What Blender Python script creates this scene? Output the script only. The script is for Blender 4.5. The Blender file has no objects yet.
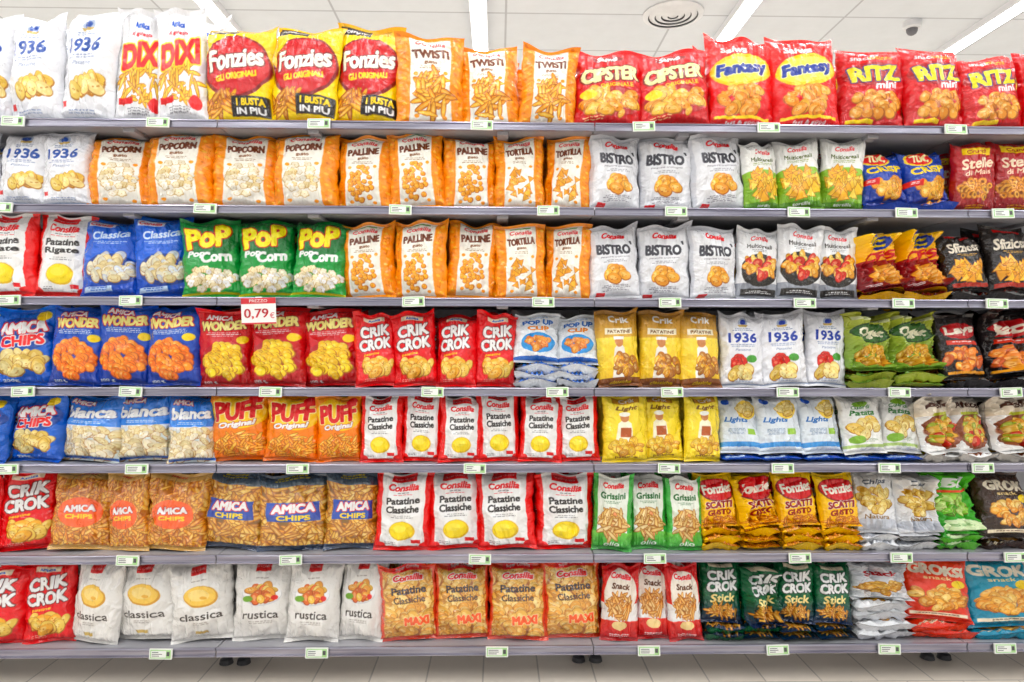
import bpy, math, random
import numpy as np
from mathutils import Vector, Matrix
S = bpy.context.scene
S.view_settings.view_transform = 'Standard'
S.view_settings.exposure = 0.05
# ------------------------------------------------------------------ camera
F = 683.0; K = 0.0035; D = F*K
TH = math.radians(1.15); RO = math.radians(0.14)
CAMZ = 1.2
C = Vector((-D*math.tan(TH), -D, CAMZ))
ax = Vector((math.sin(TH), math.cos(TH), 0)); r0 = Vector((math.cos(TH), -math.sin(TH), 0)); zz = Vector((0, 0, 1))
rv = r0*math.cos(RO)+zz*math.sin(RO); uv_ = -r0*math.sin(RO)+zz*math.cos(RO)
cam = bpy.data.cameras.new('camera'); cam.sensor_width = 36; cam.lens = F/1024*36
co = bpy.data.objects.new('camera', cam); S.collection.objects.link(co); S.camera = co
M = Matrix.Identity(4)
for i in range(3):
    M[i][0] = rv[i]; M[i][1] = uv_[i]; M[i][2] = -ax[i]; M[i][3] = C[i]
co.matrix_world = M

def ray(u, v):
    return ax + rv*((u-512)/F) + uv_*((341-v)/F)
def on_y(u, v, y):      # point of the world plane y=const
    d = ray(u, v); t = (y-C.y)/d.y; return C+d*t
def on_z(u, v, z):
    d = ray(u, v); t = (z-C.z)/d.z; return C+d*t

# ------------------------------------------------------------------ materials
def mat(name, col, rough=0.5, metal=0.0, emit=None, es=0):
    m = bpy.data.materials.new(name); m.use_nodes = True
    b = m.node_tree.nodes['Principled BSDF']
    b.inputs['Base Color'].default_value = (*col, 1); b.inputs['Roughness'].default_value = rough
    b.inputs['Metallic'].default_value = metal
    if emit:
        b.inputs['Emission Color'].default_value = (*emit, 1); b.inputs['Emission Strength'].default_value = es
    return m
def add_noise(m, c1, c2, scale, detail=4, stretch=None):
    nt = m.node_tree; b = nt.nodes['Principled BSDF']
    tc = nt.nodes.new('ShaderNodeTexCoord'); n = nt.nodes.new('ShaderNodeTexNoise'); n.inputs['Scale'].default_value = scale
    n.inputs['Detail'].default_value = detail
    mp = nt.nodes.new('ShaderNodeMapping')
    if stretch: mp.inputs['Scale'].default_value = stretch
    nt.links.new(tc.outputs['Object'], mp.inputs['Vector']); nt.links.new(mp.outputs['Vector'], n.inputs['Vector'])
    r = nt.nodes.new('ShaderNodeValToRGB'); r.color_ramp.elements[0].color = (*c1, 1); r.color_ramp.elements[1].color = (*c2, 1)
    r.color_ramp.elements[0].position = .35; r.color_ramp.elements[1].position = .65
    nt.links.new(n.outputs['Fac'], r.inputs['Fac']); nt.links.new(r.outputs['Color'], b.inputs['Base Color'])

def film_material(name, rough, coat, spec):
    m = bpy.data.materials.new(name); m.use_nodes = True; nt = m.node_tree; b = nt.nodes['Principled BSDF']
    a = nt.nodes.new('ShaderNodeAttribute'); a.attribute_name = 'print'
    nt.links.new(a.outputs['Color'], b.inputs['Base Color'])
    b.inputs['Roughness'].default_value = rough; b.inputs['Specular IOR Level'].default_value = spec
    b.inputs['Coat Weight'].default_value = coat; b.inputs['Coat Roughness'].default_value = 0.07
    tc = nt.nodes.new('ShaderNodeTexCoord'); n = nt.nodes.new('ShaderNodeTexNoise'); n.inputs['Scale'].default_value = 24; n.inputs['Detail'].default_value = 3
    n.inputs['Distortion'].default_value = 1.4
    nt.links.new(tc.outputs['Object'], n.inputs['Vector'])
    bp = nt.nodes.new('ShaderNodeBump'); bp.inputs['Strength'].default_value = 0.8; bp.inputs['Distance'].default_value = 0.013
    nt.links.new(n.outputs['Fac'], bp.inputs['Height']); nt.links.new(bp.outputs['Normal'], b.inputs['Normal'])
    nt.links.new(bp.outputs['Normal'], b.inputs['Coat Normal'])
    return m
FILM = film_material('printed_foil_film', 0.24, 0.5, .4)
CLEAR = film_material('clear_window_film', 0.15, 1.0, .7)

# ------------------------------------------------------------------ print artwork rasteriser -> vertex colours
NU, NV, SS = 106, 158, 3
CW, CH = NU*SS, NV*SS
_tc = {}
def text_tris(s, shear):
    k = (s, shear)
    if k in _tc: return _tc[k]
    cu = bpy.data.curves.new('t', 'FONT'); cu.body = s; cu.size = 1; cu.resolution_u = 3; cu.shear = shear
    ob = bpy.data.objects.new('t', cu); S.collection.objects.link(ob)
    dg = bpy.context.evaluated_depsgraph_get(); e = ob.evaluated_get(dg); me = e.to_mesh(); me.calc_loop_triangles()
    v = np.array([(p.co.x, p.co.y) for p in me.vertices]); t = np.array([tuple(q.vertices) for q in me.loop_triangles])
    e.to_mesh_clear(); bpy.data.objects.remove(ob); bpy.data.curves.remove(cu)
    mn = v.min(0); mx = v.max(0); v = (v-(mn+mx)/2)/(mx-mn)
    _tc[k] = (v, t, (mx-mn)[0]/(mx-mn)[1]); return _tc[k]
def dil(m, n):
    n = int(round(n))
    for i in range(n):
        o = m.copy(); o[1:] |= m[:-1]; o[:-1] |= m[1:]; o[:, 1:] |= m[:, :-1]; o[:, :-1] |= m[:, 1:]
        if i % 2:
            o[1:, 1:] |= m[:-1, :-1]; o[:-1, :-1] |= m[1:, 1:]; o[1:, :-1] |= m[:-1, 1:]; o[:-1, 1:] |= m[1:, :-1]
        m = o
    return m
def hexc(h):
    if not isinstance(h, str): return np.array(h)
    return np.array([int(h[i:i+2], 16)/255 for i in (0, 2, 4)])
class Cv:
    def __init__(s, base, seed=1):
        s.a = np.zeros((CH, CW, 3)); s.a[:] = hexc(base); s.rg = random.Random(seed)
    def r(s, x0, y0, x1, y1, col):
        s.a[max(0, int(y0*CH)):int(y1*CH), max(0, int(x0*CW)):int(x1*CW)] = hexc(col)
    def g(s, y0, y1, c0, c1):
        a, b = max(0, int(y0*CH)), int(y1*CH); t = np.linspace(0, 1, b-a)[:, None, None]
        s.a[a:b] = hexc(c0)*(1-t)+hexc(c1)*t
    def _loc(s, cx, cy, R):
        x0, x1 = max(0, int(cx-R)), min(CW, int(cx+R)+2); y0, y1 = max(0, int(cy-R)), min(CH, int(cy+R)+2)
        if x1 <= x0 or y1 <= y0: return None
        Y, X = np.mgrid[y0:y1, x0:x1]; return x0, x1, y0, y1, X-cx, Y-cy
    def e(s, cx, cy, rx, ry, col, rot=0, px=False):
        if not px: cx *= CW; cy *= CH; rx *= CW; ry *= CH
        q = s._loc(cx, cy, max(rx, ry))
        if not q: return
        x0, x1, y0, y1, X, Y = q; c, n = math.cos(rot), math.sin(rot)
        m = ((X*c+Y*n)/rx)**2+((-X*n+Y*c)/ry)**2 <= 1
        s.a[y0:y1, x0:x1][m] = hexc(col)
    def tri(s, p, m):
        (ax_, ay), (bx, by), (cx, cy) = p
        x0, x1 = max(0, int(min(ax_, bx, cx))), min(CW, int(max(ax_, bx, cx))+2); y0, y1 = max(0, int(min(ay, by, cy))), min(CH, int(max(ay, by, cy))+2)
        if x1 <= x0 or y1 <= y0: return
        Y, X = np.mgrid[y0:y1, x0:x1]
        d = (bx-ax_)*(cy-ay)-(by-ay)*(cx-ax_)
        if abs(d) < 1e-9: return
        w1 = ((X-ax_)*(cy-ay)-(Y-ay)*(cx-ax_))/d; w2 = ((bx-ax_)*(Y-ay)-(by-ay)*(X-ax_))/d
        m[y0:y1, x0:x1] |= (w1 >= -.01) & (w2 >= -.01) & (w1+w2 <= 1.01)
    def poly(s, pts, col):
        m = np.zeros((CH, CW), bool); P = [(x*CW, y*CH) for x, y in pts]
        for i in range(1, len(P)-1): s.tri((P[0], P[i], P[i+1]), m)
        s.a[m] = hexc(col)
    def t(s, tx, cx, cy, w, h, col, b=2, sh=0, rot=0, oc=None, ow=4):
        v, t, asp = text_tris(tx, sh)
        hp = h*CH; wp = w*CW*.94 if w else hp*asp
        X = v[:, 0]*wp; Y = -v[:, 1]*hp; c, n = math.cos(math.radians(rot)), math.sin(math.radians(rot))
        PX = X*c+Y*n+cx*CW; PY = -X*n+Y*c+cy*CH
        m = np.zeros((CH, CW), bool)
        for q in t: s.tri([(PX[i], PY[i]) for i in q], m)
        m = dil(m, b)
        if oc: s.a[dil(m, ow)] = hexc(oc)
        s.a[m] = hexc(col)
    def p(s, kind, cx, cy, rx, ry, n, cols, size, box=False):
        rg = s.rg; pts = []
        for _ in range(n):
            while 1:
                x, y = rg.uniform(-1, 1), rg.uniform(-1, 1)
                if box or x*x+y*y <= 1: break
            pts.append((x, y))
        pts.sort(key=lambda q: q[1])
        for x, y in pts:
            X = (cx+x*rx)*CW; Y = (cy+y*ry)*CH; R = size*CW*rg.uniform(.75, 1.25); c = hexc(rg.choice(cols))*rg.uniform(.9, 1.02); c = np.clip(c, 0, 1); a = rg.uniform(0, 3.14)
            dk = c*np.array([.74, .6, .42]); lt = c*.6+.4*np.array([1, .97, .8])
            if kind == 'chip':
                f = rg.uniform(.5, .85)
                s.e(X, Y, R, R*f, dk, a, True); s.e(X, Y-R*.07, R*.9, R*f*.88, c, a, True); s.e(X-R*.15, Y-R*.15, R*.5, R*f*.35, lt, a, True)
                for _ in range(4): s.e(X+rg.uniform(-.5, .5)*R, Y+rg.uniform(-.3, .3)*R, R*.09, R*.07, c*np.array([.85, .72, .55]), 0, True)
            elif kind == 'ball':
                s.e(X, Y, R, R, dk, 0, True); s.e(X-R*.08, Y-R*.1, R*.85, R*.85, c, 0, True); s.e(X-R*.3, Y-R*.35, R*.3, R*.25, lt, 0, True)
            elif kind == 'stick':
                s.e(X, Y, R, R*.27, dk, a, True); s.e(X, Y, R*.92, R*.18, c, a, True); s.e(X, Y, R*.6, R*.07, lt, a, True)
            elif kind == 'pop':
                for k in range(5):
                    aa = k*1.256+a; s.e(X+math.cos(aa)*R*.55, Y+math.sin(aa)*R*.5+1.5, R*.52, R*.48, c*np.array([.78, .68, .48]), 0, True)
                for k in range(5):
                    aa = k*1.256+a; s.e(X+math.cos(aa)*R*.5, Y+math.sin(aa)*R*.5, R*.42, R*.38, c, 0, True)
            elif kind == 'tri':
                P = [((X+R*math.cos(a+k*2.09))/CW, (Y+R*math.sin(a+k*2.09))/CH) for k in range(3)]
                s.poly(P, dk); P = [((X+R*.86*math.cos(a+k*2.09))/CW, (Y+R*.86*math.sin(a+k*2.09))/CH) for k in range(3)]; s.poly(P, c)
            elif kind == 'ring':
                s.e(X, Y, R, R*.8, dk, a, True); s.e(X, Y, R*.88, R*.66, c, a, True); s.e(X, Y, R*.4, R*.3, dk*.8, a, True)
    def lin(s):
        q = s.a.copy(); L = q.mean(2, keepdims=True); q = np.clip(L+(q-L)*1.18, 0, 1)
        a = q.reshape(NV, SS, NU, SS, 3).mean((1, 3))[::-1]
        a = np.where(a <= .04045, a/12.92, ((a+.055)/1.055)**2.4)
        return a**1.08*.93

WH = 'f3f3f2'; RD = 'd4101c'; OR = 'f5980a'; YE = 'fad414'; BL = '1458b8'; GD = ['f4c858', 'ecb440', 'f8d870']; DK = '2a2422'
PALE = ['f2dc8c', 'eacb6c', 'f6e6a4']; ORG = ['fa9018', 'f68410', 'fca030']
def small_print(c, cx, cy, w, n, col, dy=.022):
    for i in range(n):
        ww = w*c.rg.uniform(.6, 1); x = cx-ww/2
        while x < cx+ww/2:
            l = c.rg.uniform(.02, .08); c.r(x, cy+i*dy, min(x+l, cx+ww/2), cy+i*dy+.01, col); x += l+.014
def a_1936(c, col='1d4f9c', red=False):
    c.e(.5, .14, .11, .055, 'a8b4c8'); c.e(.5, .14, .07, .035, col); c.poly([(.38, .17), (.62, .17), (.58, .2), (.42, .2)], 'c0a868'); small_print(c, .5, .215, .5, 2, '7b8bab')
    c.t('1936', .5, .34, .66, .12, col, 3); small_print(c, .5, .43, .6, 2, '8a98b8'); c.t('Patatine', .5, .5, .36, .03, '6c7ca0', 0, .2)
    if red:
        c.p('ball', .4, .66, .16, .07, 9, ['d8301c', 'c82818'], .1); c.p('chip', .55, .8, .28, .07, 10, PALE, .13); c.e(.7, .62, .12, .05, '4f9a3c')
    else:
        c.p('chip', .55, .69, .26, .07, 12, ['f4d878', 'ecc658', 'f8e29c'], .14); c.r(.12, .82, .2, .87, 'd84848')
    small_print(c, .5, .9, .5, 2, '9aa6c0'); c.r(0, .95, 1, .965, 'a8b4cc')
def a_consbag(c, word, kind, cols, size, n=22):
    c.r(0, 0, 1, 1, OR)
    for i in range(15):
        sx = i % 2*.06
        for x in (.06+sx, .87+sx*.8): c.e(x, .03+i*.068, .035, .014, 'fcbc40' if i % 3 else 'd88006', .5)
    c.poly([(.21, .04), (.79, .04), (.8, .3), (.77, .6), (.8, .96), (.2, .96), (.23, .6), (.2, .3)], 'f7f4ea')
    c.r(.3, .06, .7, .075, '48a048'); c.t('Consilia', .5, .12, .46, .05, RD, 1, .2)
    c.t(word, .5, .24, .56, .09, '6c3414', 3, 0, 4); c.t('gusto', .5, .34, .2, .04, '7c4a22', 1); small_print(c, .5, .38, .4, 2, 'a08868')
    c.p(kind, .5, .67, .24, .22, n, cols, size)
    for x, y in ((.28, .47), (.72, .45), (.3, .9), (.7, .91)): c.e(x, y, .035, .02, 'f0a020')
def a_bistro(c):
    c.r(0, 0, 1, .05, 'c4c6cc'); c.r(0, .05, .05, 1, 'd4d6dc'); c.r(.95, .05, 1, 1, 'd4d6dc'); c.t('Consilia', .5, .14, .46, .07, RD, 2, .2)
    c.t('BISTRO', .48, .34, .7, .13, '3c3c44', 4); c.t("`", .84, .25, .05, .04, '3c3c44', 2); c.t('patatine croccanti', .5, .45, .6, .03, '5c5c64', 0)
    small_print(c, .5, .49, .5, 2, '9a9aa0'); c.p('chip', .5, .68, .22, .07, 9, ['f6b840', 'f0aa34', 'fac860'], .15)
    small_print(c, .5, .83, .55, 4, '8a8a90'); c.r(.12, .92, .3, .96, RD)
def a_patat(c, sub='Classiche', big=False):
    c.r(0, 0, .12, 1, 'dc1c18'); c.r(.88, 0, 1, 1, 'dc1c18'); c.r(0, .94, 1, 1, 'dc1c18'); c.e(.12, .95, .1, .07, 'dc1c18'); c.e(.88, .95, .1, .07, 'dc1c18')
    c.poly([(.3, .02), (.7, .02), (.72, .1), (.28, .1)], RD) ; c.t('Super Qualita', .5, .065, .36, .022, WH, 0)
    c.t('Consilia', .5, .17, .56, .08, RD, 2, .2); small_print(c, .5, .235, .3, 1, '777777'); small_print(c, .5, .26, .5, 1, 'd86060')
    c.t('Patatine', .5, .34, .6, .08, '33302e', 2, 0, 2); c.t(sub, .5, .45, .6, .085, '33302e', 2, 0, 2); small_print(c, .5, .53, .4, 2, '888888')
    c.e(.5, .73, .23, .125, 'dcb810'); c.e(.49, .725, .205, .11, 'f7dc2c'); c.e(.46, .70, .12, .05, 'fae458'); c.r(.66, .85, .82, .9, RD); small_print(c, .3, .88, .2, 2, '888888')
def a_crik(c, base=RD, sub='f2b020'):
    c.g(0, 1, base, base); c.t('CRIK', .5, .25, .72, .14, WH, 5, .1, 6, '500508' if base == RD else '0a2014', 4)
    c.t('CROK', .5, .43, .78, .14, WH, 5, .1, 6, '500508' if base == RD else '0a2014', 4)
    if base == RD:
        c.r(.25, .06, .75, .12, 'f4e8d0'); c.t('Amica', .5, .09, .3, .03, BL, 1); c.p('chip', .55, .76, .36, .1, 16, GD, .15); c.t('patatine', .4, .57, .4, .04, YE, 1, .2, 6); small_print(c, .35, .9, .4, 2, 'f8c0b0')
def a_wonder(c, base, balls):
    c.g(0, 1, base[0], base[1]); c.t('AMICA', .42, .1, .5, .06, 'ffffff', 2, .1, 0, 'c81818', 4)
    c.t('WONDER', .5, .21, .84, .11, 'fcf0a0', 4, .1, 3, 'c81818' if base[0] != RD else '7a0610', 4); small_print(c, .5, .3, .65, 3, 'f0f0f0')
    c.e(.52, .67, .42, .25, base[1]); c.p('ball', .52, .67, .37, .22, 80, balls, .08); c.t('200 g', .25, .94, .24, .035, WH, 1); c.e(.85, .4, .1, .05, YE)
def d_dixi(c):
    c.p('stick', .5, .66, .38, .18, 40, ['f8d23a', 'f2c020', 'f0b818'], .12); c.t('DIXI', .52, .42, .8, .2, 'd8121c', 7, .15, 8, YE, 6)
    c.t('Amica', .5, .16, .3, .05, BL, 2); c.t('il gusto', .5, .24, .4, .04, RD, 1, .2); small_print(c, .5, .88, .5, 3, '8c8c90'); c.r(.12, .8, .4, .85, RD); c.e(.8, .84, .12, .06, 'e02020')
def d_fonz(c):
    c.r(0, 0, 1, .1, 'e8b80c'); c.r(.05, .03, .5, .12, DK); c.t('FORMATO', .27, .075, .36, .035, WH, 1); c.r(.55, .04, .8, .08, 'c89808')
    c.e(.5, .45, .49, .31, '7c0a10', .1); c.e(.5, .44, .46, .285, 'bf0d1a', .1)
    c.t('Fonzies', .5, .38, .82, .18, 'fffdf0', 4, .1, 7, '5a0508', 4); c.t('GLI ORIGINALI', .52, .55, .62, .055, YE, 2, 0, 7)
    c.p('stick', .28, .8, .24, .1, 24, ['f0b428', 'e8a018', 'd89010'], .14); c.r(.45, .74, .98, .92, DK); c.t('1 BUSTA', .72, .79, .42, .06, YE, 2); c.t('IN PIU', .72, .87, .42, .05, WH, 2); c.r(0, .95, 1, 1, 'e8a80c')
def d_cip(c):
    c.g(0, 1, 'd8141c', 'c00c16'); c.e(.46, .15, .22, .05, '901018'); c.t('Saiwa', .45, .15, .3, .06, WH, 2, .1); c.e(.5, .7, .44, .2, 'a80c14'); c.p('chip', .52, .7, .38, .17, 34, ['f2b83c', 'e8a028', 'f4c858'], .11)
    c.t('CIPSTER', .5, .36, .84, .17, 'fff0b8', 5, .15, 8, '6a1408', 6); c.t('ORIGINALE', .6, .5, .5, .045, YE, 1, 0, 8); small_print(c, .3, .9, .3, 2, 'f5d9a0'); c.e(.2, .62, .12, .06, YE)
def d_fant(c):
    c.g(0, 1, 'e0261c', 'd0141a'); c.e(.5, .4, .45, .18, 'f6c81c', -.15); c.e(.5, .4, .4, .14, 'fae060', -.15); c.t('Fantasy', .5, .4, .78, .15, '1c3f94', 5, .15, 8, 'fff4c0', 4)
    c.p('chip', .55, .72, .36, .13, 28, ['f2a83c', 'f4c050', 'e89828'], .11); c.t('Saiwa', .4, .17, .4, .07, WH, 2, .1); c.r(.1, .88, .9, .91, YE); c.t('fast & good', .5, .94, .5, .03, WH, 1)
def d_ritz(c):
    c.g(0, 1, 'cc0f18', 'b80c14'); c.e(.5, .36, .46, .15, 'a00810', -.1); c.t('RITZ', .5, .36, .76, .17, 'ffd928', 6, 0, 6, '16357c', 5); c.t('mini', .66, .5, .34, .08, WH, 2, .15, 6)
    c.p('ball', .5, .74, .38, .13, 30, ['eeb04a', 'e49c34'], .09); c.t('snack', .3, .16, .3, .05, WH, 1); small_print(c, .6, .14, .4, 2, YE); c.r(.1, .9, .5, .94, YE)
def d_veg(c):
    c.r(0, .5, 1, 1, '86b030'); c.e(.5, .52, .6, .1, '94bc38'); c.t('Consilia', .5, .16, .46, .06, RD, 1, .2); c.t('Multicereali', .5, .27, .66, .055, '4c5a20', 1); small_print(c, .5, .32, .5, 2, '90a050')
    c.p('tri', .5, .62, .38, .2, 44, ['fad048', 'fadc68', 'f4bc38'], .14); c.r(0, .88, 1, 1, '5c8c28'); c.t('tortilla', .5, .92, .4, .03, WH, 1)
def d_bveg(c):
    c.t('Consilia', .5, .15, .46, .06, RD, 1, .2); c.t('Multicereali', .5, .26, .64, .055, '44403c', 1); small_print(c, .5, .31, .5, 2, '909090'); c.r(0, .78, 1, 1, 'a4a8b0')
    c.e(.5, .6, .44, .23, '2c2822'); c.p('chip', .5, .55, .36, .15, 34, ['f0c050', 'e4a838', 'c83820', 'f4d878'], .11); c.r(.1, .86, .9, .95, '3a3632'); small_print(c, .5, .89, .6, 2, WH)
def d_tucb(c):
    c.g(0, 1, '1c50b0', '123c90'); c.e(.38, .2, .32, .14, YE); c.e(.38, .2, .28, .115, 'd82018'); c.t('TUC', .38, .2, .42, .12, 'fff4c0', 4); c.t('CRISP', .5, .41, .84, .12, YE, 4, 0, 8)
    c.p('chip', .6, .72, .36, .16, 28, ['f0bc4c', 'e8a63c'], .14); c.r(0, .6, .3, .7, 'c81c1c'); small_print(c, .15, .63, .2, 2, WH)
def d_tucy(c):
    c.g(0, .5, 'f8c818', 'f0b012'); c.g(.5, 1, '9c1c24', '6c1018'); c.e(.4, .2, .32, .13, '163c94'); c.t('TUC', .4, .2, .42, .12, YE, 4); c.t('CRISP', .5, .42, .84, .12, 'c01420', 4, 0, 8)
    c.p('chip', .6, .72, .36, .15, 28, ['f0bc4c', 'e8a63c'], .13); small_print(c, .2, .9, .3, 2, WH)
def d_stel(c):
    c.g(0, 1, 'b01018', '8c0c12'); c.t('Stelle', .5, .34, .74, .14, 'f4e4c8', 3, .2, 8); c.t('di Mais', .5, .47, .6, .07, 'f4e4c8', 1, .2, 8); c.r(.2, .12, .8, .22, YE)
    c.t('Crunch', .5, .17, .44, .05, 'a01018', 1); c.p('ring', .5, .72, .36, .15, 32, ['e8a43c', 'f0b850'], .09); small_print(c, .5, .92, .5, 2, YE)
def d_bplate(c):
    c.g(0, 1, '1c74d8', '0c50b0'); c.e(.3, .3, .5, .3, '3484e0', .5); c.e(.34, .34, .5, .28, '1868cc', .5); c.r(.1, .07, .55, .14, 'e8f0fa'); c.t('Consilia', .32, .105, .4, .04, RD, 1, .2); c.t('Classica', .5, .24, .66, .09, 'd8e8fa', 2, .2, 6); small_print(c, .5, .33, .6, 2, 'b8d0f0')
    c.e(.55, .68, .45, .19, '0a3c88'); c.p('chip', .55, .66, .37, .15, 40, ['e8e4d0', 'd8e0ec', 'f0ecd8', 'e8d8a8'], .11)
    c.r(.1, .88, .6, .94, 'c8dcf4'); small_print(c, .35, .89, .4, 2, BL)
def d_pop(c):
    c.g(0, 1, '0c8840', '0a9840'); c.e(.5, .3, .46, .2, '087034'); c.t('PoP', .47, .25, .78, .24, 'f9e818', 8, .1, 6, 'c01818', 6); c.t('Corn', .6, .5, .52, .12, WH, 4, .1, 6)
    c.t('Pop', .27, .47, .3, .09, WH, 3, .1, 6); c.p('pop', .5, .78, .43, .14, 60, ['fbf6e4', 'f8ecc8', 'ffffff'], .065); c.r(0, .94, 1, .96, YE)
def d_fug(c):
    c.g(0, 1, '2c241f', '1a1614'); c.r(.2, .06, .8, .12, 'c81c1c'); c.t('Sfiziosa', .5, .28, .8, .15, 'f8f0e0', 3, .2, 6); small_print(c, .5, .4, .5, 2, 'd8b060')
    c.p('tri', .5, .66, .36, .15, 40, ['f2c040', 'f0b030'], .12); c.r(.1, .86, .9, .92, 'a83018')
def d_bchips(c):
    c.g(0, 1, '1478d8', '0c60bc'); c.e(.5, .34, .48, .22, '0c4c9c'); c.t('AMICA', .5, .26, .76, .14, WH, 5, .1, 6, 'c8141c', 6); c.t('CHIPS', .5, .43, .74, .12, 'e02020', 4, .1, 6, WH, 5)
    c.p('chip', .5, .72, .36, .13, 28, PALE, .13); c.t('200g', .3, .93, .24, .04, WH, 1); c.e(.8, .12, .12, .06, YE)
def d_popup(c):
    c.t('POP UP', .5, .2, .7, .09, '2c6cb8', 3); c.t('CLIP', .5, .33, .5, .09, 'e89020', 3, 0, 0); c.e(.5, .62, .38, .2, '3c9cd8'); c.p('chip', .5, .62, .28, .12, 20, ['f0a83c', 'e88c2c'], .11)
    c.r(0, .88, 1, .95, '2c6cb8'); small_print(c, .5, .09, .6, 2, '5c90c8')
def d_brown(c):
    c.g(0, .36, 'a87c30', 'd8b048'); c.g(.36, 1, 'f2dc5c', 'e8c030'); c.t('Crik', .5, .12, .46, .08, WH, 2); c.r(.18, .24, .82, .32, 'f8f0d8'); c.t('PATATINE', .5, .28, .54, .04, '6c4818', 1)
    c.poly([(.3, .88), (.36, .5), (.48, .42), (.6, .5), (.66, .88)], 'f8f4ec'); c.e(.47, .42, .1, .065, 'c88c58'); c.r(.36, .35, .6, .39, 'f8f8f4'); c.p('chip', .62, .72, .26, .12, 26, ['f0c048', 'e8a838', 'b87c2c'], .1); c.r(0, .88, 1, 1, '84501c'); c.t('classiche', .5, .94, .5, .035, YE, 1)
def d_yel(c):
    c.g(0, 1, 'f4e254', 'f2d83c'); c.r(.2, .05, .8, .13, 'c89830'); c.t('Crik', .5, .085, .34, .05, WH, 1); c.poly([(.25, .7), (.3, .42), (.45, .34), (.6, .42), (.64, .7)], 'fbf6dc'); c.e(.45, .33, .1, .065, 'c88c58'); c.e(.45, .28, .12, .035, 'f8f8f0')
    c.r(.36, .48, .6, .62, 'b0602c'); c.t('Light', .5, .2, .5, .07, '7c5a10', 2, .2); c.p('chip', .52, .76, .34, .1, 26, ['f6d860', 'f0c848', 'e0a838'], .11); c.t('patatine', .5, .92, .5, .04, '7c5a10', 1)
def d_oget(c):
    c.g(0, 1, 'b8bc54', '74983c'); c.e(.5, .34, .44, .17, '30502c'); c.e(.5, .34, .4, .145, '406838'); c.t('Oget', .5, .34, .62, .17, 'f4f0d8', 4, .1); c.p('chip', .5, .72, .38, .14, 34, ['e4c050', 'd8a83c'], .11); c.r(.1, .08, .9, .14, 'd8dcb0'); small_print(c, .5, .1, .6, 1, '405020')
def d_lays(c, w='Lays'):
    c.g(0, 1, '241c1c', '140f10'); c.e(.5, .27, .4, .13, 'b01820'); c.t(w, .5, .27, .74, .15, 'f6f0e0', 4, .15, 6, 'b01820', 4); c.r(.15, .42, .85, .49, 'c83c20'); small_print(c, .5, .44, .6, 1, WH); c.p('chip', .5, .7, .38, .14, 34, ['e48c2c', 'f0a83c', 'c86420'], .11); c.r(.1, .88, .9, .92, 'd89c30')
def d_bianca(c):
    c.g(0, .5, '187cd4', '1c8ce0'); c.g(.5, 1, 'dfe8ea', 'd4dcd8'); c.t('AMICA', .34, .12, .44, .06, WH, 2, .1, 0, 'c81818', 3); c.t('bianca', .5, .27, .88, .15, WH, 5, .15, 3, '0a3c88', 3)
    small_print(c, .5, .4, .6, 2, 'c8e0f8'); c.r(0, .47, 1, .5, 'f4f6f8'); c.p('chip', .5, .74, .5, .22, 80, ['f0e4c0', 'e8d8a8', 'f6eed8'], .12, True); c.r(.05, .93, 1, .97, '1868bc')
def d_puff(c):
    c.g(0, 1, 'f69c10', 'f0800a'); c.e(.5, .3, .48, .22, 'f8c81c', .2); c.t('PUFF', .5, .27, .84, .24, 'd0141c', 7, .15, 6, 'fff2b0', 5); c.t('Original', .5, .47, .66, .09, WH, 3, .2, 6, 'a83808', 3)
    c.p('stick', .5, .76, .42, .16, 70, ['fcb82c', 'f8aa1c', 'fcc850', 'f09818'], .13); c.e(.8, .1, .12, .05, 'd0141c')
def d_light(c):
    c.g(0, 1, 'eaf0f5', 'e4ecf2'); c.t('Lights', .4, .46, .6, .1, '3c78b8', 2, .2); c.e(.66, .28, .24, .16, 'f2d45c'); c.p('chip', .66, .28, .18, .1, 14, PALE, .11); c.e(.2, .14, .1, .05, BL)
    c.r(0, .82, 1, .9, '5ca4dc'); small_print(c, .4, .6, .5, 5, '7c94b0'); c.r(.65, .6, .85, .7, 'a0c850')
def d_wg(c):
    c.e(.5, .14, .2, .05, '88b440'); c.t('Cuor di', .5, .2, .5, .06, '3c7c3c', 1, .2); c.t('Patata', .5, .3, .66, .09, '3c7c3c', 2, .2); c.p('chip', .5, .56, .34, .14, 22, PALE, .14); c.e(.3, .76, .2, .07, '88b440'); c.r(0, .85, 1, .9, 'b8d088'); small_print(c, .6, .75, .4, 3, '90a080')
def d_alf(c):
    c.g(0, .35, 'f0ece4', 'e8dcc8'); c.t("Alfredo's", .5, .16, .78, .12, '4c2c24', 2, .2); c.e(.5, .62, .47, .32, '8c5438'); c.p('chip', .5, .6, .38, .24, 46, ['a8b83c', 'c83c2c', 'e8c058', 'd89c3c', 'e8c058'], .12); c.r(.2, .3, .8, .35, 'b8c048')
def d_amber(c):
    c.g(0, 1, 'b8741c', 'b07018'); c.p('stick', .5, .5, .52, .52, 330, ['f0b038', 'e8a028', 'f8c458', 'e09428'], .13, True); c.r(0, 0, 1, .1, 'e0b870'); c.r(0, .94, 1, 1, 'e0b870')
    c.e(.5, .52, .36, .19, 'f06810'); c.t('AMICA', .5, .47, .52, .08, WH, 3, 0, 3, 'b01818', 3); c.t('CHIPS', .5, .57, .46, .05, YE, 2); small_print(c, .5, .05, .5, 1, RD)
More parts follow.
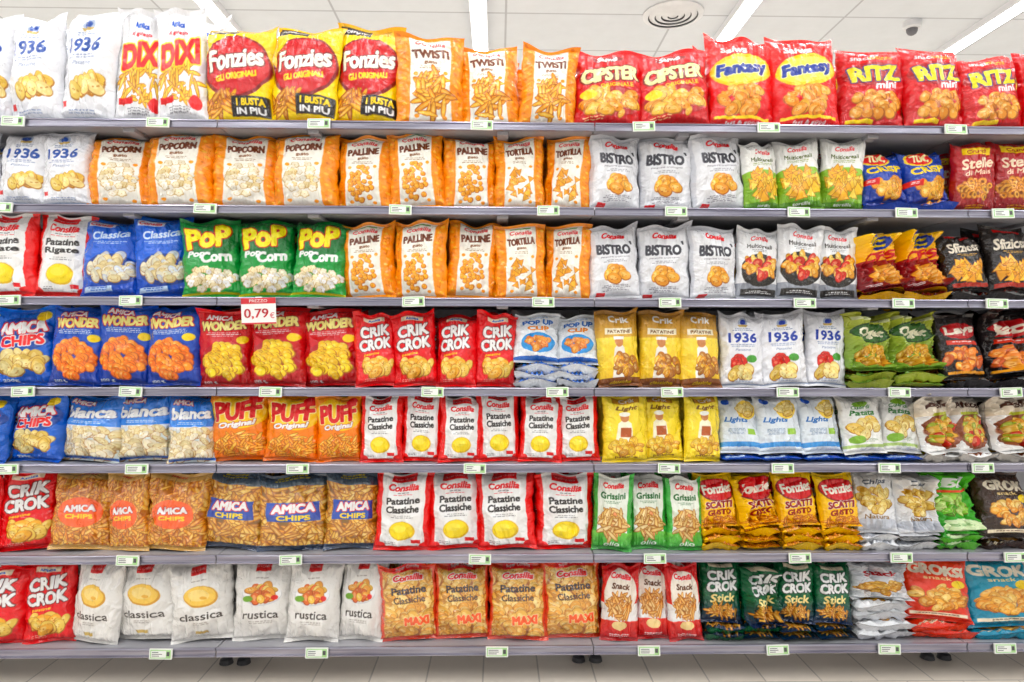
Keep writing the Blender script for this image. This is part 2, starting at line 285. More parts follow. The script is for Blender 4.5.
def d_atr(c):
    c.g(0, 1, '7c5c20', '8c6820'); c.p('stick', .5, .55, .52, .45, 170, ['f0c050', 'e4ac38', 'f8d070', 'd89c30'], .17, True); c.g(0, .16, '284058', '50606c'); c.r(0, .92, 1, 1, '284060')
    c.r(.12, .36, .88, .6, '1450ac'); c.t('AMICA', .5, .43, .64, .1, WH, 4, .1, 3, 'c8141c', 4); c.t('CHIPS', .5, .55, .5, .06, YE, 2); small_print(c, .5, .05, .6, 2, YE)
def d_gw(c):
    c.g(0, .62, 'f2f4ee', 'e8efe0'); c.r(0, 0, .12, 1, '4cac50'); c.r(.88, 0, 1, 1, '4cac50'); c.g(.74, 1, '7cc458', '3c9844'); c.t('Consilia', .5, .12, .54, .07, RD, 2, .2); c.t('Grissini', .5, .26, .64, .08, '2c6c34', 2); small_print(c, .5, .33, .5, 2, '80a080')
    c.poly([(.35, .8), (.4, .45), (.6, .42), (.66, .8)], 'e4a070'); c.p('stick', .5, .62, .3, .18, 40, ['f0d090', 'f6dca8', 'e4bc70'], .17); c.t('olio', .5, .9, .4, .06, WH, 1, .2)
def d_fs(c):
    c.g(0, 1, 'f8d018', 'f4bc10'); c.e(.5, .32, .47, .23, '7c0a10', .1); c.e(.5, .31, .44, .21, 'c8101c', .1); c.t('Fonzies', .5, .3, .8, .17, 'fffdf0', 4, .1, 6); c.t('SCATTI', .5, .6, .74, .11, '8c0c14', 4, .1, 4, WH, 3); c.t('GUSTO', .5, .74, .64, .09, '8c0c14', 3, .1, 4); c.p('stick', .5, .89, .44, .07, 30, ['e8a018', 'd88c10'], .12)
def d_wp(c):
    c.g(0, 1, 'f2f2f0', 'e4e6ea'); c.t('Chips', .5, .18, .56, .1, '5c6470', 2, .2); c.p('chip', .5, .48, .36, .18, 30, PALE, .13); c.e(.5, .84, .5, .1, 'c8ccd4'); c.t('Natura', .5, .74, .6, .07, '8c6c3c', 1); c.e(.2, .3, .12, .05, 'c8a040')
def d_green(c):
    c.g(0, 1, '60c034', '34982c'); c.t('BIO', .5, .18, .56, .14, WH, 4); c.p('chip', .45, .54, .36, .16, 30, ['a8d860', 'c8e890', '7cc040'], .13); c.e(.5, .86, .46, .1, 'e8f4d0'); small_print(c, .5, .84, .6, 2, '2c8c28'); c.r(.1, .3, .9, .34, 'e05020')
def d_gbrown(c, base=('4c3426', '30221a'), w='GROK', col='f4ecd8'):
    c.g(0, 1, *base); c.t(w, .5, .22, .84, .14, col, 5, 0, -3); c.t('snack', .5, .34, .44, .05, 'f8e0a0', 1); c.p('chip', .5, .64, .38, .17, 40, ['f0b850', 'e09c34', 'f4d078'], .11); c.r(.1, .87, .9, .92, 'f4e8d0'); small_print(c, .5, .89, .6, 1, '503020'); c.e(.8, .42, .12, .06, YE)
def d_clas(c):
    c.g(0, 1, 'f2f1ee', 'eae8e4'); c.r(.38, .06, .62, .15, 'c81c1c'); c.t('SAN CARLO', .5, .1, .3, .022, WH, 0); c.e(.52, .42, .27, .13, 'd0a040', .2); c.e(.51, .41, .25, .115, 'f0cc68', .2); c.e(.49, .4, .17, .07, 'f6dc90', .2); c.e(.56, .44, .06, .02, 'e4b450', .2)
    c.t('classica', .5, .66, .72, .09, '4a4440', 1); small_print(c, .5, .74, .4, 2, 'a8a29c'); c.r(.4, .86, .6, .9, 'c8b070'); small_print(c, .5, .22, .3, 1, 'a8a29c')
def d_rus(c):
    c.g(0, 1, 'f2f1ee', 'eae8e4'); c.r(.38, .06, .62, .15, 'c81c1c'); c.t('SAN CARLO', .5, .1, .3, .022, WH, 0); c.e(.5, .42, .34, .13, 'd8d8d8'); c.e(.5, .41, .33, .12, 'fafafa'); c.p('chip', .5, .4, .22, .08, 20, ['f0c860', 'f0b050', 'f4d880', 'e07c40'], .11); c.e(.26, .47, .09, .035, '7ca83c'); c.e(.72, .46, .06, .03, 'd83020')
    c.t('rustica', .5, .66, .64, .09, '4a4440', 1); small_print(c, .5, .74, .4, 2, 'a8a29c'); small_print(c, .5, .22, .3, 1, 'a8a29c')
def d_maxi(c):
    c.g(0, 1, 'a86820', '986018'); c.p('chip', .5, .5, .52, .52, 200, ['f0c468', 'e8b050', 'f6d488', 'dca044', 'ecbc58'], .12, True)
    c.r(0, 0, 1, .08, 'd84820'); c.r(0, 0, .07, 1, 'd85024'); c.r(.93, 0, 1, 1, 'd85024'); c.r(0, .94, 1, 1, 'd84820'); c.r(.25, .01, .75, .09, 'd8181c'); c.t('Super Consilia', .5, .05, .42, .035, WH, 1); c.t('Consilia', .5, .16, .54, .07, RD, 2, .2, 0, WH, 4)
    c.t('Patatine', .5, .32, .62, .09, '30120a', 2, 0, 2); c.t('Classiche', .5, .44, .58, .08, '30120a', 1, 0, 2); c.t('MAXI', .62, .72, .44, .1, 'f06010', 4, 0, 2, 'f8e4b0', 3)
def d_cpr(c):
    c.g(0, .5, 'c81820', 'd02020'); c.e(.5, .38, .43, .32, 'f4ece0'); c.t('Consilia', .5, .14, .54, .07, RD, 2, .2, 0, WH, 4); c.t('Snack', .5, .27, .5, .07, '5c3418', 2, .2); c.poly([(.36, .7), (.4, .42), (.6, .4), (.66, .7)], 'e8c0a0'); c.p('stick', .5, .52, .3, .14, 40, ['e8b060', 'd89c48', 'f0c888'], .15); c.g(.72, 1, 'd8483c', 'b01018')
    c.e(.5, .78, .2, .06, 'f0d8a0'); small_print(c, .5, .9, .6, 2, WH)
def d_crg(c):
    a_crik(c, '10603c'); c.g(.58, 1, '10603c', '14284c'); c.t('Stick', .5, .61, .64, .12, 'f4e0a0', 3, .2, 6); c.p('stick', .5, .82, .36, .1, 40, ['e8b850', 'd89c3c'], .12); c.r(.2, .06, .8, .12, 'f4e8d0')
def d_silver(c):
    c.g(0, 1, 'd8dadf', 'eceef0'); c.t('Snack', .5, .3, .6, .12, 'b02028', 3); c.p('chip', .5, .65, .36, .16, 30, ['e8c060', 'd8a850'], .12)
DES = {
 '1936': ('eff0f4', a_1936, 'chip_bag'), '1936r': ('eff0f4', lambda c: a_1936(c, '1d3f9c', True), 'chip_bag'),
 'dixi': ('f2f2f4', d_dixi, 'cheese_puff_bag'), 'fonz': (YE, d_fonz, 'cheese_puff_bag'),
 'twist': (OR, lambda c: a_consbag(c, 'TWISTI', 'stick', ['fac040', 'f6ac28'], .15, 40), 'cheese_puff_bag'),
 'cip': (RD, d_cip, 'chip_bag'), 'fant': (RD, d_fant, 'chip_bag'), 'ritz': (RD, d_ritz, 'cracker_bag'),
 'popc': (OR, lambda c: a_consbag(c, 'POPCORN', 'pop', ['faf0d4', 'f6e4b4', 'fdf8ea'], .06, 40), 'popcorn_bag'),
 'pall': (OR, lambda c: a_consbag(c, 'PALLINE', 'ball', ['fcb838', 'faac24'], .045, 44), 'cheese_ball_bag'),
 'tort': (OR, lambda c: a_consbag(c, 'TORTILLA', 'tri', ['f8c048', 'f4b034'], .09, 22), 'tortilla_chip_bag'),
 'bis': ('e8e9ec', a_bistro, 'chip_bag'), 'veg': ('f2f2ee', d_veg, 'tortilla_chip_bag'), 'bveg': ('eeeff0', d_bveg, 'tortilla_chip_bag'),
 'tucb': (BL, d_tucb, 'cracker_bag'), 'tucy': (YE, d_tucy, 'cracker_bag'), 'stel': (RD, d_stel, 'corn_snack_bag'),
 'prig': (WH, lambda c: a_patat(c, 'Rigate'), 'chip_bag'), 'pcla': (WH, a_patat, 'chip_bag'), 'bplate': (BL, d_bplate, 'chip_bag'),
 'pop': (BL, d_pop, 'popcorn_bag'), 'fug': (BL, d_fug, 'tortilla_chip_bag'), 'bchips': (BL, d_bchips, 'chip_bag'),
 'wonb': (BL, lambda c: a_wonder(c, ('1864c8', '0c4098'), ORG), 'cheese_ball_bag'), 'wonr': (BL, lambda c: a_wonder(c, (RD, 'a80c14'), ['fcdc38', 'f8cc28']), 'cheese_ball_bag'),
 'crik': (RD, a_crik, 'chip_bag'), 'popup': ('eef2f6', d_popup, 'chip_bag'), 'brown': (BL, d_brown, 'chip_bag'), 'yel': (BL, d_yel, 'chip_bag'),
 'oget': (BL, d_oget, 'chip_bag'), 'lays': (BL, d_lays, 'chip_bag'), 'blk2': (BL, lambda c: d_lays(c, 'Bacon'), 'chip_bag'),
 'bianca': (BL, d_bianca, 'chip_bag'), 'puff': (BL, d_puff, 'cheese_puff_bag'), 'light': (WH, d_light, 'chip_bag'), 'wg': ('eeefec', d_wg, 'chip_bag'),
 'alf': (WH, d_alf, 'chip_bag'), 'amber': (BL, d_amber, 'corn_snack_bag'), 'atr': (BL, d_atr, 'corn_snack_bag'), 'gw': (WH, d_gw, 'breadstick_bag'),
 'fs': (YE, d_fs, 'cheese_puff_bag'), 'wp': (WH, d_wp, 'chip_bag'), 'green': (WH, d_green, 'chip_bag'), 'grokb': (WH, d_gbrown, 'corn_snack_bag'),
 'groks': (WH, lambda c: d_gbrown(c, ('e8501c', 'cc3814'), 'GROKSI', 'fff4e0'), 'corn_snack_bag'), 'grokt': (WH, lambda c: d_gbrown(c, ('18a0b8', '0c88a4'), 'GROK', 'fff4e0'), 'corn_snack_bag'),
 'clas': (WH, d_clas, 'chip_bag'), 'rus': (WH, d_rus, 'chip_bag'), 'maxi': (WH, d_maxi, 'chip_bag'), 'cpr': (WH, d_cpr, 'breadstick_bag'), 'crg': (WH, d_crg, 'snack_stick_bag'), 'silver': (WH, d_silver, 'chip_bag'),
}
WINDOWED = {'maxi', 'amber', 'atr', 'bianca'}

def vor(U, V, r, n, asp=1.5):
    Uw = U+.12*np.sin(V*7+r.rand()*6); Vw = V+.06*np.sin(U*4+r.rand()*6)
    f = np.full(U.shape, 9.)
    for k in range(n):
        px, py = r.uniform(-1.1, 1.1), r.uniform(-.05, 1.05)
        an = r.uniform(0, 3.14); s = r.uniform(.6, 1.5)
        dx, dy = (Uw-px), (Vw-py)*asp*1.3
        a = dx*math.cos(an)+dy*math.sin(an); b = -dx*math.sin(an)+dy*math.cos(an)
        f = np.minimum(f, np.sqrt((a*s)**2+(b/s)**2))
    return f
def bag_mesh(art, W, H, T, seed, matl):
    def grid(nu, nv, side, seed2):
        V, U = np.meshgrid(np.linspace(0, 1, nv), np.linspace(-1, 1, nu), indexing='ij')
        s = .045; vp = np.clip((V-s)/(1-2*s), 0, 1); aU = np.abs(U)
        pv = np.clip(np.sin(np.pi*vp**.86), 0, 1)**.58; pu = np.clip(1-aU**2.2, 0, 1)**.66
        th = T/2*pu*pv
        r = np.random.RandomState(seed)
        edge = lambda: .014*np.sin(V*r.uniform(9, 16)+r.rand()*6)+.018*np.abs(np.sin(V*r.uniform(10, 22)+r.rand()*6))
        eL, eR = edge(), edge(); sv = np.clip(np.sin(np.pi*V), 0, 1)
        hw = W/2*(1-.085*sv**.6)*(1+sv**.5*np.where(U < 0, eL*(-U), eR*U)*2.2)
        x = U*hw + W*r.uniform(-.035, .035)*V**2
        z = V*H + .024*H*(U**2)*(V-.5)*2 - .007*np.sin(U*r.uniform(2, 6)+r.rand()*6)*V**5 + H*r.uniform(-.026, .026)*U*V**3
        bend = .013*np.sin(U*r.uniform(2.2, 5)+r.rand()*6)*np.exp(-(1-V)/.1)+.008*np.sin(U*3+r.rand()*6)*np.exp(-V/.08)
        bend = bend+.032*r.uniform(-.7, 1)*np.clip((V-.86)/.14, 0, 1)**2 - .014*np.clip((.1-V)/.1, 0, 1)
        win = 1-aU**8
        wr = 0
        r = np.random.RandomState(seed2)
        for k in range(10):                       # gathers running out of the end seals
            f = r.uniform(8, 30); ph = r.rand()*6.3; a = r.uniform(.6, 1.5)*.0036
            wr = wr+a*(1-np.abs(np.sin(U*f/2+ph)))**1.5*(np.exp(-(1-vp)/r.uniform(.08, .28))*1.2+np.exp(-vp/r.uniform(.06, .24)))
        for k in range(6):                       # side tension creases
            f = r.uniform(12, 34); a = r.uniform(.5, 1.2)*.0046; sg = r.choice([-1, 1])
            wr = wr+a*(1-np.abs(np.sin(V*f+sg*U*5+r.rand()*6)))**2*np.exp(-(1-aU)/.22)
        ed = np.clip(np.maximum(aU**2, np.abs(2*V-1)**1.5), 0, 1); wt = .5+.5*ed
        wr = wr+wt*(.038*vor(U, V, r, 18)+.021*vor(U, V, r, 55))
        for k in range(9):                       # long folds
            an = r.uniform(0, 3.14); cx, cy = r.uniform(-.8, .8), r.uniform(.1, .9)
            d = (U-cx)*math.cos(an)+(V-cy)*1.5*math.sin(an); e = -(U-cx)*math.sin(an)+(V-cy)*1.5*math.cos(an)
            wr = wr+r.uniform(-.008, .006)*np.exp(-np.abs(d)/.06)*np.exp(-(e/.4)**2)
        seal = ((V < s) | (V > 1-s))
        wr = np.where(seal, .001*np.sin(V*H*2*np.pi/.007), (wr-.009)*np.clip(pv*2.2, 0, 1))
        y = side*np.maximum(th+wr*win, .0004)+bend
        return np.stack([x, y, z], -1).reshape(-1, 3)
    A = grid(NU, NV, -1, seed*7+1); nb, mb = 30, 44
    B = grid(nb, mb, 1, seed*7+2)
    def quads(nu, nv, off, flip):
        i = np.arange(nv-1)[:, None]*nu+np.arange(nu-1)[None, :]+off; i = i.reshape(-1)
        q = np.stack([i, i+1, i+nu+1, i+nu], -1); return q[:, ::-1] if flip else q
    Q = np.concatenate([quads(NU, NV, 0, False), quads(nb, mb, len(A), True)])
    P = np.concatenate([A, B])
    me = bpy.data.meshes.new('snack_bag_mesh'); me.vertices.add(len(P)); me.vertices.foreach_set('co', P.astype(np.float32).ravel())
    me.loops.add(Q.size); me.loops.foreach_set('vertex_index', Q.astype(np.int32).ravel())
    me.polygons.add(len(Q)); me.polygons.foreach_set('loop_start', np.arange(0, Q.size, 4, dtype=np.int32))
    me.polygons.foreach_set('use_smooth', np.ones(len(Q), bool))
    me.update(calc_edges=True); me.validate()
    col = np.ones((len(P), 4), np.float32); col[:len(A), :3] = art.reshape(-1, 3)
    col[len(A):, :3] = art[NV//2:, 2:5].reshape(-1, 3).mean(0)
    at = me.color_attributes.new('print', 'FLOAT_COLOR', 'POINT'); at.data.foreach_set('color', col.ravel())
    me.materials.append(matl)
    return me

MES = {}
def get_mesh(des, W, H, T, var):
    k = (des, var)
    if k not in MES:
        i = list(DES).index(des)
        if (des, 'a') not in MES:
            c = Cv(DES[des][0], i+3); DES[des][1](c); MES[(des, 'a')] = c.lin()
        MES[k] = (bag_mesh(MES[(des, 'a')], W, H, T, i*10+var+1, CLEAR if des in WINDOWED else FILM), W, H, T)
    return MES[k]
RG = random.Random(5)
def put(des, X, Y, Z, W, H, T, yaw=0, lean=0, roll=0, var=None, lie=False):
    me, w, h, t = get_mesh(des, W, H, T, RG.randint(0, 2) if var is None else var)
    ob = bpy.data.objects.new(DES[des][2], me); S.collection.objects.link(ob)
    ob.scale = (W/w, T/t, H/h)
    if lie: R = Matrix.Rotation(math.radians(yaw), 4, 'Z') @ Matrix.Rotation(math.radians(-90+lean), 4, 'X') @ Matrix.Rotation(math.radians(roll), 4, 'Y')
    else: R = Matrix.Rotation(math.radians(yaw), 4, 'Z') @ Matrix.Rotation(math.radians(-lean), 4, 'X') @ Matrix.Rotation(math.radians(roll), 4, 'Y')
    ob.rotation_euler = R.to_euler(); ob.location = (X, Y, Z+(0 if lie else abs(math.sin(math.radians(roll)))*W/2+.001))
    return ob

# ------------------------------------------------------------------ shelving
RAILV = [128, 212.5, 303.5, 393, 469, 559, 651]
SZ = [on_y(512, v-4.5, 0).z for v in RAILV]       # shelf deck heights
RH = 0.029
m_rail = mat('rail_brushed_silver', (.55, .53, .62), .3, .7); add_noise(m_rail, (.22, .21, .27), (.42, .41, .48), 3, 3, (1, 1, 30))
m_deck = mat('shelf_powder_coat', (.5, .5, .53), .45, .1); add_noise(m_deck, (.34, .34, .37), (.42, .42, .45), 5)
m_panel = mat('back_panel_coat', (.72, .72, .74), .5); add_noise(m_panel, (.5, .5, .52), (.58, .58, .6), 3)
m_foot = mat('foot_black_plastic', (.03, .03, .035), .5); add_noise(m_foot, (.02, .02, .025), (.05, .05, .055), 20)

class MB:
    def __init__(s): s.v = []; s.f = []; s.m = []
    def box(s, x0, x1, y0, y1, z0, z1, mi=0):
        b = len(s.v); s.v += [(x, y, z) for z in (z0, z1) for y in (y0, y1) for x in (x0, x1)]
        for q in [(0, 2, 3, 1), (4, 5, 7, 6), (0, 1, 5, 4), (2, 6, 7, 3), (0, 4, 6, 2), (1, 3, 7, 5)]: s.f.append([b+i for i in q]); s.m.append(mi)
    def ext(s, prof, x0, x1, mi=0):
        b = len(s.v); n = len(prof)
        s.v += [(x0, y, z) for y, z in prof]+[(x1, y, z) for y, z in prof]
        for i in range(n): j = (i+1) % n; s.f.append([b+i, b+j, b+n+j, b+n+i]); s.m.append(mi)
        s.f.append([b+i for i in range(n)][::-1]); s.m.append(mi); s.f.append([b+n+i for i in range(n)]); s.m.append(mi)
    def lathe(s, prof, cx, cy, n=32, mi=0):
        b = len(s.v); k = len(prof)
        for i in range(n):
            a = 2*math.pi*i/n
            s.v += [(cx+r*math.cos(a), cy+r*math.sin(a), z) for r, z in prof]
        for i in range(n):
            for j in range(k-1):
                A = b+i*k+j; B = b+((i+1) % n)*k+j; s.f.append([A, B, B+1, A+1]); s.m.append(mi)
    def obj(s, name, mats, parent=None, bev=0):
        me = bpy.data.meshes.new(name+'_mesh'); me.from_pydata(s.v, [], s.f)
        for m in mats: me.materials.append(m)
        me.polygons.foreach_set('material_index', s.m); me.update()
        o = bpy.data.objects.new(name, me); S.collection.objects.link(o)
        if parent: o.parent = parent
        if bev:
            md = o.modifiers.new('bevel', 'BEVEL'); md.width = bev; md.segments = 2; md.limit_method = 'ANGLE'
        return o
BX = [on_y(u, 400, 0).x for u in (217, 594, 967)]
bw = BX[1]-BX[0]
edges = [BX[0]-bw, BX[0], BX[1], BX[2], BX[2]+bw]
DEP = .47
for b in range(4):
    x0, x1 = edges[b]+.002, edges[b+1]-.002
    g = bpy.data.objects.new('gondola_shelving_unit', None); S.collection.objects.link(g)
    mb = MB()
    for z in SZ:
        mb.box(x0, x1, .004, DEP-.012, z-.018, z)            # deck
        mb.box(x0+.3, x0+.34, .03, DEP-.02, z-.032, z-.018); mb.box(x1-.34, x1-.3, .03, DEP-.02, z-.032, z-.018)
    mb.obj('shelf_decks', [m_deck], g, .002)
    mb = MB()
    for z in SZ:
        t = z+.003; o = t-RH
        mb.ext([(.004, t), (-.006, t), (-.008, t-.004), (-.003, t-.007), (-.0035, o+.006), (-.011, o+.003), (-.011, o), (.004, o)], x0, x1)
    mb.obj('price_rails', [m_rail], g)
    mb = MB(); mb.box(x0, x1, DEP-.01, DEP, .08, SZ[0]+.05); mb.obj('back_panel', [m_panel], g)
    mb = MB()
    for xx in (x0, x1-.03): mb.box(xx, xx+.03, DEP, DEP+.06, .0, SZ[0]+.08)
    for xx in (x0+.015, x1-.045): mb.box(xx, xx+.03, .12, DEP, .045, SZ[6]-.032)
    mb.obj('uprights', [m_deck], g, .003)
    mb = MB()
    for xx in (x0+.03, x1-.03):
        mb.lathe([(0, .05), (.012, .05), (.012, .022), (.022, .016), (.025, 0), (0, 0)], xx, .17, 20)
    mb.obj('adjustable_feet', [m_foot], g)

# ------------------------------------------------------------------ bags
ROWS = [
 [(-46,8,10,'1936'),(8,62,12,'1936'),(62,116,11,'1936'),(116,161,6,'dixi'),(161,206,8,'dixi'),(205,270,24,'fonz'),(270,334,24,'fonz'),(334,397,24,'fonz'),
  (398,462,37,'twist'),(462,520,46,'twist'),(520,573,52,'twist'),(573,640,48,'cip'),(641,708,50,'cip'),(708,773,35,'fant'),(773,839,35,'fant'),(839,902,48,'ritz'),(902,962,46,'ritz'),(962,1024,54,'ritz'),(1025,1085,50,'ritz')],
 [(-50,-3,131,'1936'),(-2,47,130,'1936'),(47,92,131,'1936'),(90,151,133,'popc'),(151,213,132,'popc'),(213,276,134,'popc'),(276,338,134,'popc'),
  (338,392,136,'pall'),(392,444,135,'pall'),(444,496,136,'pall'),(497,544,136,'tort'),(544,589,137,'tort'),(590,640,138,'bis'),(640,692,138,'bis'),(692,745,137,'bis'),
  (746,781,142,'veg'),(781,821,140,'veg'),(821,861,138,'veg'),(861,906,150,'tucb'),(906,950,150,'tucb'),(951,992,142,'stel'),(993,1040,140,'stel')],
 [(-14,38,217,'prig'),(38,87,216,'prig'),(87,138,216,'bplate'),(138,189,217,'bplate'),(189,241,220,'pop'),(241,293,220,'pop'),(293,343,221,'pop'),
  (344,396,224,'pall'),(396,447,222,'pall'),(447,497,224,'pall'),(498,546,226,'tort'),(546,590,226,'tort'),(591,640,229,'bis'),(640,690,227,'bis'),(690,736,229,'bis'),
  (736,776,231,'bveg'),(776,818,228,'bveg'),(818,857,229,'bveg'),(857,901,236,'tucy'),(901,945,234,'tucy'),(946,989,233,'fug'),(990,1036,225,'fug')],
 [(-44,-2,308,'bchips'),(-1,52,308,'bchips'),(52,98,308,'wonb'),(98,149,307,'wonb'),(149,200,308,'wonb'),(200,249,310,'wonr'),(249,304,310,'wonr'),(304,358,310,'wonr'),
  (358,396,316,'crik'),(396,437,314,'crik'),(437,475,315,'crik'),(475,514,316,'crik'),(515,558,316,'popup'),(558,598,318,'popup'),
  (599,640,313,'brown'),(640,682,313,'brown'),(682,721,313,'brown'),(722,763,314,'1936r'),(763,806,313,'1936r'),(806,845,312,'1936r'),(846,889,318,'oget'),(889,938,318,'oget'),(940,983,316,'lays'),(984,1036,314,'blk2')],
 [(-40,10,396,'bchips'),(10,62,396,'bchips'),(62,120,398,'bianca'),(120,173,396,'bianca'),(173,214,396,'bianca'),(214,268,395,'puff'),(268,318,396,'puff'),(318,360,396,'puff'),
  (361,401,397,'pcla'),(401,440,397,'pcla'),(440,480,398,'pcla'),(480,520,396,'pcla'),(520,560,398,'pcla'),(560,600,399,'pcla'),
  (603,645,396,'yel'),(645,684,397,'yel'),(684,720,396,'yel'),(721,760,399,'light'),(760,802,397,'light'),(802,843,397,'light'),(844,883,399,'wg'),(883,920,398,'wg'),(920,957,399,'alf'),(957,992,399,'alf'),(992,1040,399,'alf')],
 [(-46,2,475,'crik'),(2,53,474,'crik'),(53,108,475,'amber'),(108,148,474,'amber'),(148,204,475,'amber'),(204,262,474,'atr'),(262,326,474,'atr'),(326,375,474,'atr'),
  (376,429,474,'pcla'),(429,482,475,'pcla'),(482,536,474,'pcla'),(536,592,475,'pcla'),(593,630,477,'gw'),(630,667,478,'gw'),(667,701,478,'gw'),
  (701,739,477,'fs'),(740,779,477,'fs'),(780,819,476,'fs'),(820,858,476,'fs'),(859,897,477,'wp'),(897,935,476,'wp'),(936,976,475,'green'),(977,1032,477,'grokb')],
 [(-30,27,565,'crik'),(27,72,565,'crik'),(72,119,564,'clas'),(119,178,564,'clas'),(178,234,565,'clas'),(235,289,562,'rus'),(289,338,562,'rus'),(338,382,562,'rus'),
  (383,437,566,'maxi'),(437,489,567,'maxi'),(489,545,565,'maxi'),(545,602,564,'maxi'),(602,637,567,'cpr'),(637,670,566,'cpr'),(670,702,567,'cpr'),
  (703,742,568,'crg'),(742,778,568,'crg'),(779,815,568,'crg'),(815,850,568,'crg'),(851,905,565,'silver'),(905,967,562,'groks'),(968,1040,564,'grokt')],
]
STACK = {(3,'popup'):3,(3,'oget'):2,(4,'light'):1,(4,'wg'):1,(4,'alf'):1,(5,'fs'):3,(5,'wp'):2,(6,'silver'):4,(6,'crg'):2,(5,'green'):2,(6,'groks'):2,(6,'grokt'):1,(5,'grokb'):1,(3,'blk2'):1,(1,'tucb'):1,(2,'tucy'):1,(2,'fug'):1,(3,'lays'):1}
for ri, row in enumerate(ROWS):
    for bi, (x0, x1, yt, des) in enumerate(row):
        W = (x1-x0)*K*1.13; T = min(.12, max(.085, W*.55))
        yc = .008+T/2
        top = on_y((x0+x1)/2, yt, yc); X = top.x
        zb = SZ[ri]; n = STACK.get((ri, des), 0)
        flb = .034 if des == 'silver' else .026
        for k in range(n):
            sd = {'light': 'bplate', 'wg': 'bplate'}.get(des, des)
            put(sd, X+RG.uniform(-.008, .008), .008+RG.uniform(0, .016), zb+flb*(k+.5), W*.94, .26, flb*1.0, RG.uniform(-5, 5), RG.uniform(-1, 1), RG.uniform(-2, 2), lie=True)
        zb += flb*n
        H = top.z-zb
        lean = RG.uniform(2, 9) if n == 0 else RG.uniform(9, 18)
        put(des, X+RG.uniform(-.004, .004), yc+(bi % 2)*.014, zb, W, H*RG.uniform(.98, 1.015)/math.cos(math.radians(lean)), T, RG.uniform(-13, 13), lean, RG.uniform(-3.6, 3.6))
        # second bag of the facing, behind
        if T+yc+.13 < DEP:
            hf = RG.uniform(.96, 1.03)+(.1 if ri == 0 and (bi < 5 or bi > 13) else 0)
            put(des, X+RG.uniform(-.012, .012), yc+T+.03+H*math.tan(math.radians(lean))*.4, SZ[ri], W*.97, (H+(zb-SZ[ri]))*hf, T*.95, RG.uniform(-8, 8), RG.uniform(3, 6), RG.uniform(-2, 2))

# ------------------------------------------------------------------ price tags
m_tw = mat('tag_white_plastic', (.82, .84, .8), .35); add_noise(m_tw, (.74, .78, .72), (.8, .82, .78), 30)
m_tg = mat('tag_green_strip', (.35, .62, .25), .4); add_noise(m_tg, (.3, .58, .2), (.4, .66, .3), 30)
m_tk = mat('tag_ink', (.05, .05, .05), .6); add_noise(m_tk, (.03, .03, .03), (.08, .08, .08), 50)
TAGS = [[16,160,320,482,643,767,953],[4,207,401,548,675,797,904,1000],[12,133,414,543,669,803,901,994],[26,133,272,433,557,671,786,897,1008],[10,139,299,475,668,781,887,980],
        [130,292,480,654,798,899,1012],[163,318,497,648,776,887,1002]]
for ri, row in enumerate(TAGS):
    for u in row:
        X = on_y(u, RAILV[ri], 0).x; w = .039; mb = MB()
        mb.box(-w, w, -.006, 0, -.0175, .0175, 0)
        mb.box(-w+.004, w-.004, -.0068, -.006, -.014, .014, 1); mb.box(-w+.007, w-.02, -.0072, -.0068, -.011, .011, 0)
        for k in range(3): mb.box(-w+.01, -w+.01+RG.uniform(.02, .035), -.0076, -.0072, .005-k*.006, .0072-k*.006, 2)
        mb.box(w-.018, w-.008, -.0074, -.0068, -.006, .008, 2)
        o = mb.obj('shelf_price_tag', [m_tw, m_tg, m_tk], None, .001)
        o.location = (X, -.0115, SZ[ri]+.003-RH/2); o.rotation_euler = (math.radians(-6), math.radians(RG.uniform(-2, 2)), 0)
# promotional price card hanging from third shelf
m_pc = mat('promo_card_white', (.88, .87, .85), .4); add_noise(m_pc, (.82, .81, .79), (.86, .85, .83), 20)
m_pr = mat('promo_card_red', (.6, .02, .03), .4); add_noise(m_pr, (.55, .02, .03), (.65, .03, .04), 20)
p = on_y(259, 311, -.02); w, h = .058, .045
mb = MB(); mb.box(-w, w, -.002, 0, -h, h, 0); mb.box(-w, w, -.0026, -.002, h-.02, h, 1); mb.box(-w, w, -.0026, -.002, -h, -h+.005, 1)
mb.box(-.01, .01, 0, .012, h-.01, h+.004, 0)
def flat_text(mb, s, cx, cz, w, h, y, mi):
    v, t, a = text_tris(s, 0); b = len(mb.v); mb.v += [(cx+q[0]*w, y, cz+q[1]*h) for q in v]
    for q in t: mb.f.append([b+int(i) for i in q]); mb.m.append(mi)
for dx in (-.0009, 0, .0009): flat_text(mb, '0,79', -.008+dx, -.01, .08, .036, -.0032-abs(dx)*.1, 1)
flat_text(mb, '\u20ac', .045, -.016, .016, .02, -.0033, 1)
flat_text(mb, 'PREZZO', 0, h-.01, .06, .01, -.0034, 0)
o = mb.obj('promotional_price_card', [m_pc, m_pr]); o.location = (p.x, -.022, p.z); o.rotation_euler = (0, math.radians(-2), math.radians(4))

